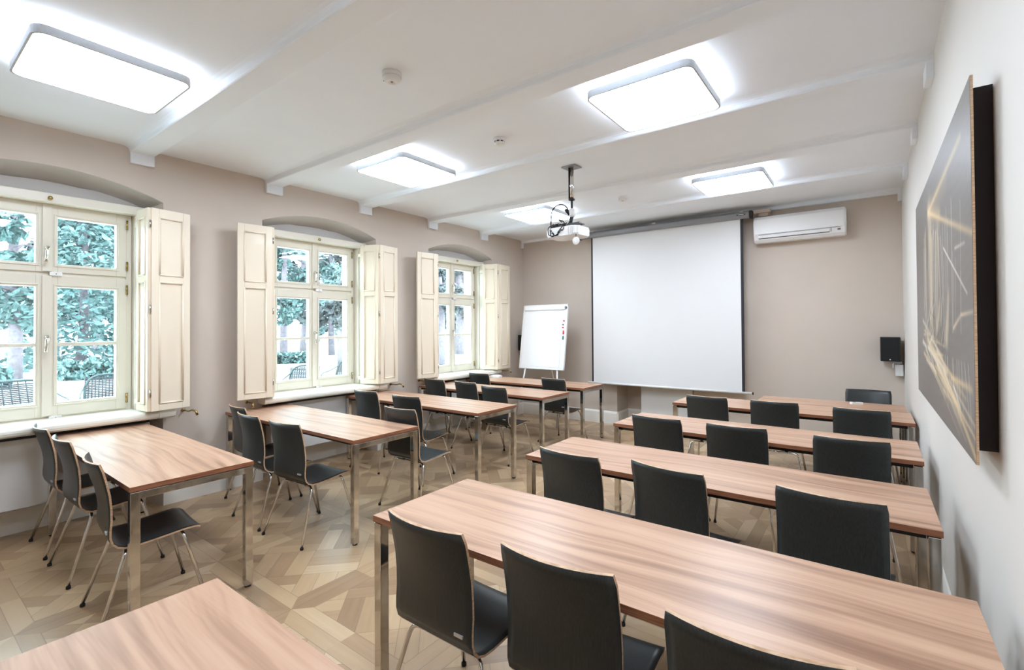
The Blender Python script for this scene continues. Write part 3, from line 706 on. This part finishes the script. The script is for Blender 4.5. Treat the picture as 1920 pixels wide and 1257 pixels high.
b = MB(); b.box((-.09, -.05, 2.498), (.16, .05, 2.512), 'black bracket', bev=.002); b.box((-.13, -.07, 2.486), (-.02, .02, 2.499), 'black bracket', bev=.002); b.tube([(.02, 0, 2.505), (.045, 0, 2.58)], .018, 'black bracket', 12)
for x, y in ((-.08, -.06), (.08, -.04), (-.02, .05), (.12, .05)): b.tube([(x, y, 2.465), (x, y, 2.50)], .006, 'black bracket', 8)
b.build('mount_bracket', t)
b = MB(); b.lathe([(.010, 2.66), (.028, 2.655), (.034, 2.63), (.034, 2.60), (.022, 2.575)], (.045, -.0, 0), 'white plastic', 20); b.build('ball_joint', t)
b = MB(); b.tube([(.045, 0, 2.65), (.045, 0, 2.76)], .011, 'black bracket', 12); b.tube([(.045, 0, 2.74), (.045, 0, 3.05)], .021, 'chrome', 16); b.tube([(.03, -.018, 2.74), (.03, -.018, 3.05)], .008, 'black rubber', 8); b.build('pole', t)
b = MB(); b.lathe([(.030, -.006), (.030, .006)], (.045, 0, 2.745), 'black bracket', 16); b.build('collar', t)
b = MB(); b.box((-.03, -.065, 3.05), (.12, .065, 3.058), 'grey steel', bev=.002); b.build('ceiling_plate', t)
b = MB(); b.tube([(.165, -.11, 2.387), (.165, -.11, 2.355)], .004, 'black plastic', 8); b.lathe([(.012, -.010), (.034, -.008), (.038, 0), (.034, .008), (.012, .010)], (.165, -.11, 2.322), 'white plastic', 28, 'Y'); b.build('lens_cap', t)
cbl = MB()
cb1 = [(.028 - .085 * (1 - math.cos(R(a))), -.03 - .05 * a / 200, 2.62 + .085 * math.sin(R(a)) + .0 ) for a in range(10, 181, 10)] + [(-.144, -.08, 2.57), (-.138, -.09, 2.51), (-.11, -.12, 2.45)]
cbl.tube(cb1, .006, 'black rubber', 8); cbl.tube([(.035, -.02, 2.60), (.0, -.045, 2.65)], .014, 'black rubber', 10); cbl.build('cable', t)
for pts in ([(-.09, -.06, 2.51), (-.13, -.12, 2.48), (-.08, -.17, 2.37), (-.02, -.13, 2.41)], [(-.06, -.06, 2.52), (-.14, -.14, 2.49), (-.10, -.18, 2.39), (-.04, -.16, 2.38), (.0, -.13, 2.43)],
            [(.02, -.05, 2.52), (.03, -.13, 2.48), (.0, -.16, 2.42), (-.03, -.13, 2.42)], [(-.03, -.06, 2.53), (-.03, -.13, 2.55), (.05, -.12, 2.51), (.04, -.132, 2.44)], [(-.12, -.08, 2.52), (-.10, -.12, 2.44), (-.05, -.15, 2.385), (-.02, -.13, 2.40)]):
    cbl = MB(); cbl.tube(curve(pts), .0045, 'black rubber', 8); cbl.build('cable', t)
b = MB(); b.tube([(-.10 + .012 * k, -.055 + .01 * (k % 2), 2.50 + .006 * math.sin(k * 2.1)) for k in range(9)], .016, 'black rubber', 8); b.build('cable_sleeve', t)

# detectors
def detector(x, y, r_, h_, lab):
    t = thing('smoke_detector', lab, 'smoke detector', (x, y, H), 0, 'smoke detectors')
    e = MB(); e.lathe([(r_, 0), (r_ * 1.02, -h_ * .15), (r_, -h_ * .5)], (0, 0, 0), 'white plastic', 36); e.build('base', t)
    e = MB(); e.lathe([(r_ * .98, -h_ * .5), (r_ * .92, -h_ * .75), (r_ * .7, -h_ * .95), (r_ * .35, -h_), (r_ * .3, -h_ * .9), (.004, -h_ * .88)], (0, 0, 0), 'white plastic', 36); e.build('cover', t)
    e = MB(); e.lathe([(.007, -h_ * .96), (.005, -h_ * 1.02)], (0, 0, 0), 'grey plastic', 12); e.lathe([(.004, -h_ * .78), (.003, -h_ * .84)], (-r_ * .75, -r_ * .45, 0), 'green plastic', 10); e.build('sensor', t)
    return t
detector(-2.31, 1.84, .058, .055, 'round white smoke detector nearest the camera, between the first two beams')
t = thing('smoke_detector', 'small white smoke detector with dark slots, between the second and third beams', 'smoke detector', (-2.42, 3.0, H), 0, 'smoke detectors')
b = MB(); b.lathe([(.05, 0), (.05, -.018), (.042, -.024)], (0, 0, 0), 'white plastic', 32); b.build('base', t)
b = MB(); b.lathe([(.042, -.02), (.040, -.034)], (0, 0, 0), 'black plastic', 24); b.build('slot_ring', t)
b = MB(); b.lathe([(.044, -.034), (.042, -.044), (.028, -.056), (.004, -.058)], (0, 0, 0), 'white plastic', 32)
for k in range(8): a = 2 * PI * k / 8; b.box((-.004, .036, -.036), (.004, .045, -.018), 'white plastic', rot=Matrix.Rotation(a, 3, 'Z'))
b.build('cover', t)
detector(-2.35, 5.22, .05, .05, 'small white smoke detector above the projection screen end of the room')

# ---------------------------------------------------------------- picture on the right wall
PX, PY0, PY1, PZ0, PZ1 = .25, 1.91, 3.94, 1.115, 2.268
t = thing('wall_picture', 'large dark plywood panel with a golden straw photograph, standing off the right wall', 'picture', (PX, PY0, PZ0))
NY, NZ = 360, 200; LY, LZ = PY1 - PY0, PZ1 - PZ0
rnd = random.Random(3); strokes = []      # y0,z0,y1,z1,width,colour,strength (metres on the panel, y measured from the near edge)
def st(y0, z0, y1, z1, w, col, k): strokes.append((y0 - PY0, z0 - PZ0, y1 - PY0, z1 - PZ0, w, col, k))
GOLD, STRAW, PALE, DARK = (.78, .58, .30), (.70, .58, .40), (.80, .74, .64), (.05, .04, .04)
st(3.18, 2.10, 2.11, 2.15, .014, GOLD, .62); st(3.18, 2.10, 2.5, 2.10, .05, GOLD, .2); st(3.18, 2.10, 1.91, 1.80, .011, GOLD, .75); st(3.18, 2.10, 2.7, 2.0, .03, GOLD, .6)
for k in range(34):
    y = 3.02 + rnd.gauss(0, .20); z0 = 2.10 - abs(y - 3.15) * .3 - rnd.random() * .12
    st(y, z0, y + rnd.gauss(0, .06), z0 - .25 - rnd.random() * .45, rnd.choice((.004, .006, .012)), rnd.choice((STRAW, GOLD, PALE)), .2 + .45 * rnd.random())
st(3.12, 2.08, 3.12, 1.5, .07, STRAW, .45); st(2.78, 1.95, 2.85, 1.6, .06, STRAW, .25)
for k in range(42):
    a = rnd.random() * .8; d = rnd.gauss(0, .05)
    y0 = 3.66 - 1.68 * a; z0 = 1.50 - .33 * a + d; L_ = .2 + rnd.random() * .6
    st(y0, z0, y0 - L_, z0 - L_ * (.19 + rnd.gauss(0, .09)), rnd.choice((.004, .007, .012)), rnd.choice((STRAW, PALE, GOLD)), .35 + .5 * rnd.random())
st(3.3, 1.46, 2.2, 1.21, .035, STRAW, .6)
for k in range(22):
    y0 = 2.6 + rnd.random() * .9; z0 = 1.40 + rnd.random() * .18; an = rnd.random() * PI
    st(y0, z0, y0 + .25 * math.cos(an), z0 + .12 * math.sin(an), .006, rnd.choice((STRAW, DARK, PALE)), .5)
st(2.586, 1.843, 2.018, 1.625, .005, PALE, .9); st(2.334, 1.514, 2.15, 1.56, .008, STRAW, .8); st(2.15, 1.56, 1.92, 1.566, .006, STRAW, .8)
st(2.27, 1.80, 2.05, 1.79, .004, PALE, .6); st(2.85, 1.52, 2.74, 1.61, .03, STRAW, .55); st(2.53, 1.47, 2.46, 1.63, .035, STRAW, .6); st(2.35, 1.30, 2.2, 1.24, .007, PALE, .9)
for k in range(12): y = 2.1 + rnd.random() * .5; st(y, 2.0 - rnd.random() * .3, y + .02, 1.5, .003, PALE, .3)
for k in range(10): y = 2.0 + rnd.random() * .6; st(y, 1.4, y - .1 + rnd.random() * .2, 1.2, .004, PALE, .4)
me = bpy.data.meshes.new('panel'); vs = []; fs = []
for i in range(NY + 1):
    for j in range(NZ + 1): vs.append((0, LY * i / NY, LZ * j / NZ))
for i in range(NY):
    for j in range(NZ): a = i * (NZ + 1) + j; fs.append((a, a + 1, a + NZ + 2, a + NZ + 1))
cols = [[.175, .155, .138] for _ in vs]
for i in range(NY + 1):
    for j in range(NZ + 1):
        y, z = LY * i / NY, LZ * j / NZ
        g = .012 * math.sin(y * 3.1 + 2 * math.sin(z * 4.2)) + .010 * math.sin(z * 9 + y * 2) + .012 * math.exp(-((y - 1.0) ** 2 / .3 + (z - .6) ** 2 / .08)) + .004 * math.sin(z * 130 + 7 * math.sin(y * 2.3) + 3 * math.sin(y * 7))
        c_ = cols[i * (NZ + 1) + j]
        for q in range(3): c_[q] += g
for (y0, z0, y1, z1, w, col, k) in strokes:
    pad = w * 2.5; dy, dz = y1 - y0, z1 - z0; l2 = dy * dy + dz * dz
    for i in range(max(0, int((min(y0, y1) - pad) / LY * NY)), min(NY, int((max(y0, y1) + pad) / LY * NY) + 1) + 1):
        if i > NY: break
        for j in range(max(0, int((min(z0, z1) - pad) / LZ * NZ)), min(NZ, int((max(z0, z1) + pad) / LZ * NZ) + 1) + 1):
            if j > NZ: break
            y, z = LY * i / NY, LZ * j / NZ; u = max(0, min(1, ((y - y0) * dy + (z - z0) * dz) / l2))
            d = math.hypot(y - y0 - u * dy, z - z0 - u * dz); f = k * math.exp(-(d / max(w, .005)) ** 2) * (1 - .5 * u)
            if f > .01:
                c_ = cols[i * (NZ + 1) + j]
                for q in range(3): c_[q] += (col[q] - c_[q]) * f
me.from_pydata(vs, [], fs); ca = me.color_attributes.new('art', 'FLOAT_COLOR', 'POINT')
for i, c_ in enumerate(cols): ca.data[i].color = (max(0, c_[0]), max(0, c_[1]), max(0, c_[2]), 1)
me.materials.append(MATS['printed panel']); o = bpy.data.objects.new('printed_face', me); COL.objects.link(o); o.parent = t; o.location = (-.0006, 0, 0)
b = MB(); b.box((0, 0, 0), (.0065, LY, LZ), 'plywood edge'); b.build('plywood_panel', t)
b = MB()
for y0, y1, z0, z1 in ((.07, LY - .09, .03, .06), (.07, LY - .09, LZ - .045, LZ - .015), (.07, .10, .06, LZ - .045), (LY - .12, LY - .09, .06, LZ - .045)): b.box((.007, y0, z0), (.059, y1, z1), 'dark stained wood')
b.build('stand_off_frame', t)

# small things
t = thing('remote_control', 'small white remote control lying on the short table near the right wall', 'remote control', (-.115, 5.765, .74), R(25))
b = MB(); b.prism(rrect(0, 0, .055, .024, .012), 0, .018, 'white plastic'); b.build('case', t)
b = MB(); b.prism(rrect(-.02, 0, .010, .010, .004), .018, .0195, 'grey plastic'); b.build('button', t)
t = thing('paper_stack', 'white stack of papers on the window end of the table below the flip chart', 'paper', (-4.79, 5.80, .74), R(8))
b = MB(); b.box((-.09, -.06, 0), (.09, .06, .022), 'paper', bev=.002); b.box((-.05, -.045, .022), (.08, .05, .034), 'paper', rot=Matrix.Rotation(R(6), 3, 'Z')); b.build('sheets', t)

# ---------------------------------------------------------------- outside
b = MB(); b.box((-70, -40, -.25), (XO, 70, -.15), 'patio ground'); struct(b.build('ground'))
b = MB(); b.box((XO - .02, YF - 3, -.15), (XO, YF - .2, 3.6), 'facade'); struct(b.build('wall_outside'))
GZ = -.15
def patio_chair(x, y, rz, lab, w=.55):
    t = thing('patio_chair', lab, 'chair', (x, y, GZ), rz, 'woven chairs on the terrace')
    e = MB(); m_ = 'wicker'
    for k in range(15): z = .52 + k * .026; yy = .22 + (z - .5) * .35; e.tube([(-w / 2, yy, z), (w / 2, yy, z)], .0105, m_, 6)
    for k in range(14): xx = -w / 2 + w * k / 13; e.tube([(xx, .22, .5), (xx, .36, .92)], .009, m_, 5)
    e.build('woven_back', t)
    e = MB(); e.box((-w / 2, -.25, .43), (w / 2, .22, .455), m_, bev=.005); e.build('seat', t)
    for sx in (-1, 1):
        for y0, y1 in ((-.22, -.27), (.2, .3)): e = MB(); e.tube([(sx * w / 2, y0, .44), (sx * w / 2, y1, 0)], .012, 'patio metal', 8); e.build('leg', t)
        e = MB(); e.tube(curve([(sx * w / 2, .30, .78), (sx * (w / 2 + .03), .0, .68), (sx * (w / 2 + .02), -.25, .66), (sx * w / 2, -.24, .44)]), .012, 'patio metal', 8); e.build('armrest', t)
    e = MB(); e.tube(curve([(-w / 2, .2, .44), (-w / 2, .37, .94), (w / 2, .37, .94), (w / 2, .2, .44)]), .02, 'patio metal', 8); e.build('back_frame', t)
    return t
patio_chair(-9.9, 2.25, R(75), 'woven chair outside the nearest window, right of the terrace table')
patio_chair(-9.7, 1.15, R(100), 'wide woven bench seat outside the nearest window, behind the terrace table', 1.1)
patio_chair(-8.9, 4.85, R(40), 'woven chair outside the middle window, left-hand pane')
patio_chair(-8.0, 5.35, R(-20), 'woven chair outside the middle window, right-hand pane')
patio_chair(-9.8, 6.3, R(20), 'farther woven chair outside the middle window, behind the right-hand one')
t = thing('patio_table', 'low round green-grey table outside the nearest window', 'table', (-8.3, 1.25, GZ))
b = MB(); b.lathe([(.54, .68), (.56, .69), (.56, .725), (.54, .735)], (0, 0, 0), 'patio metal', 40); b.build('table_top', t)
for k in range(3):
    a = 2 * PI * k / 3 + .4; b = MB(); b.tube([(.1 * math.cos(a), .1 * math.sin(a), .7), (.4 * math.cos(a), .4 * math.sin(a), 0)], .015, 'patio metal', 8); b.build('leg', t)
def tree(x, y, hgt, rad, trunk, mat, lab, name='tree', zlo=1.6, n=4200, leaf_s=.17, kind='round'):
    t = thing(name, lab, name.replace('_', ' '), (x, y, GZ)); rr = random.Random(int(abs(x * 31 + y * 17)))
    e = MB(); pts = [(0, 0, 0)] + [(rr.gauss(0, .05) * hgt * .2, rr.gauss(0, .05) * hgt * .2, hgt * k / 6) for k in range(1, 6)]
    e.tube(pts, [trunk * (1 - .13 * k) for k in range(6)], 'bark', 12)
    for k in range(9):
        a = rr.random() * 2 * PI; z = zlo + (hgt - zlo) * (.1 + .6 * rr.random()); L_ = rad * (.4 + .3 * rr.random())
        e.tube([(0, 0, z), (L_ * .5 * math.cos(a), L_ * .5 * math.sin(a), z + L_ * .25), (L_ * math.cos(a), L_ * math.sin(a), z + L_ * .3)], [trunk * .35, trunk * .2, trunk * .06], 'bark', 6)
    e.build('trunk', t)
    e = MB(); k_ = e.mi(mat)
    blobs = []
    for _ in range(34):
        a = rr.random() * 2 * PI; q_ = rad * .68 * rr.random() ** .5; blobs.append((q_ * math.cos(a), q_ * math.sin(a), zlo + .6 + (hgt - zlo) * rr.random(), rad * (.16 + .16 * rr.random())))
    for _ in range(n):
        if kind == 'cone':
            z = zlo + (hgt - zlo) * rr.random() ** 1.2; r_ = rad * (1 - (z - zlo) / (hgt - zlo)) * (.35 + .65 * rr.random() ** .5); a = rr.random() * 2 * PI
            c_ = Vector((r_ * math.cos(a), r_ * math.sin(a), z - r_ * .25))
        else:
            bx, by, bz, br_ = rr.choice(blobs); d = Vector((rr.gauss(0, 1), rr.gauss(0, 1), rr.gauss(0, 1))).normalized() * br_ * (.7 + .3 * rr.random()); c_ = Vector((bx, by, bz)) + d
        u = Vector((rr.gauss(0, 1), rr.gauss(0, 1), rr.gauss(0, .6))).normalized(); w_ = u.cross(Vector((rr.gauss(0, 1), rr.gauss(0, 1), rr.gauss(0, 1)))).normalized(); s_ = leaf_s * (.6 + .8 * rr.random())
        vs_ = [e.bm.verts.new(c_ + u * s_), e.bm.verts.new(c_ + w_ * s_ * .45), e.bm.verts.new(c_ - u * s_), e.bm.verts.new(c_ - w_ * s_ * .45)]
        f = e.bm.faces.new(vs_); f.material_index = k_
    e.build('crown', t, fix=False)
    return t
def at_px(px, dist):
    a = math.atan2(px - CX, FPX); dirx = -math.sin(YAW - 0) * math.cos(a) + math.cos(YAW) * math.sin(a); diry = math.cos(YAW) * math.cos(a) + math.sin(YAW) * math.sin(a)
    return dirx * dist, diry * dist
for (px, d, h_, r_, tk, mt, lab, kw) in (
    (-75, 35, 12, 2.4, .2, 'pale leaves', 'pale green tree at the far left edge of the view through the nearest window', {}),
    (28, 24, 10, 2.3, .2, 'green leaves', 'green tree outside the nearest window, left-hand panes', dict(n=5200)),
    (150, 29, 11, 2.5, .2, 'conifer needles', 'pale conifer outside the nearest window, right-hand panes', dict(kind='cone', zlo=.5, n=6000)),
    (225, 34, 12, 2.4, .25, 'pale leaves', 'pale tree outside the nearest window beside its right frame', dict(n=4600)),
    (95, 41, 14, 2.5, .4, 'dark leaves', 'dark tree standing far behind the conifer outside the nearest window', dict(n=4600, leaf_s=.24)),
    (185, 48, 15, 2.6, .4, 'dark leaves', 'dark tree farthest back outside the nearest window, right-hand panes', dict(n=4600, leaf_s=.24)),
    (532, 27, 10, 2.2, .2, 'green leaves', 'green tree outside the middle window, left-hand panes', dict(n=5000)),
    (572, 39, 13, 2.6, .4, 'dark leaves', 'dark tree far behind the green one outside the middle window', dict(n=4600, leaf_s=.22, zlo=.5)),
    (650, 20, 11, 1.6, .36, 'dark leaves', 'thick-trunked dark tree outside the middle window, right-hand panes', dict(n=5200, zlo=1.3)),
    (622, 32, 11, 2.3, .2, 'pale leaves', 'pale leafy tree between the trunks outside the middle window', dict(n=4600, zlo=.4)),
    (822, 22, 11, 1.6, .3, 'dark leaves', 'dark tree outside the farthest window, left-hand panes', dict(n=5200, zlo=.5)),
    (862, 30, 12, 2.0, .4, 'dark leaves', 'dark tree with a thick trunk outside the farthest window, right-hand panes', dict(n=5200, zlo=.5)),
    (842, 42, 13, 2.6, .3, 'green leaves', 'green tree between the dark ones outside the farthest window', dict(n=5000, leaf_s=.24, zlo=.4))):
    x, y = at_px(px, d); tree(x, y, h_, r_, tk, mt, lab, **kw)
for (px0, px1, d, h_, lab) in ((-90, 20, 20.5, .55, 'low green hedge across the lawn, outside the left panes of the nearest window'), (110, 262, 22.0, .6, 'low clipped hedge across the lawn, outside the right panes of the nearest window'), (470, 592, 25.5, .5, 'low hedge across the lawn outside the middle window')):
    p0, p1 = at_px(px0, d), at_px(px1, d); t = thing('hedge', lab, 'hedge', (p0[0], p0[1], GZ)); e = MB(); L_ = math.hypot(p1[0] - p0[0], p1[1] - p0[1]); rr = random.Random(int(px0) + 200); k_ = e.mi('green leaves')
    for _ in range(1500):
        c_ = Vector((rr.random() * L_, rr.gauss(0, .2), rr.random() * h_)); u = Vector((rr.gauss(0, 1), rr.gauss(0, 1), rr.gauss(0, 1))).normalized(); w_ = u.cross(Vector((rr.gauss(0, 1), rr.gauss(0, 1), 1))).normalized(); s_ = .12
        f = e.bm.faces.new([e.bm.verts.new(c_ + u * s_), e.bm.verts.new(c_ + w_ * s_ * .5), e.bm.verts.new(c_ - u * s_), e.bm.verts.new(c_ - w_ * s_ * .5)]); f.material_index = k_
    e.build('foliage', t, fix=False); e = MB(); e.tube([(0, 0, .05), (L_, 0, .05)], .04, 'bark', 6); e.build('stem', t); t.rotation_euler = (0, 0, math.atan2(p1[1] - p0[1], p1[0] - p0[0]))
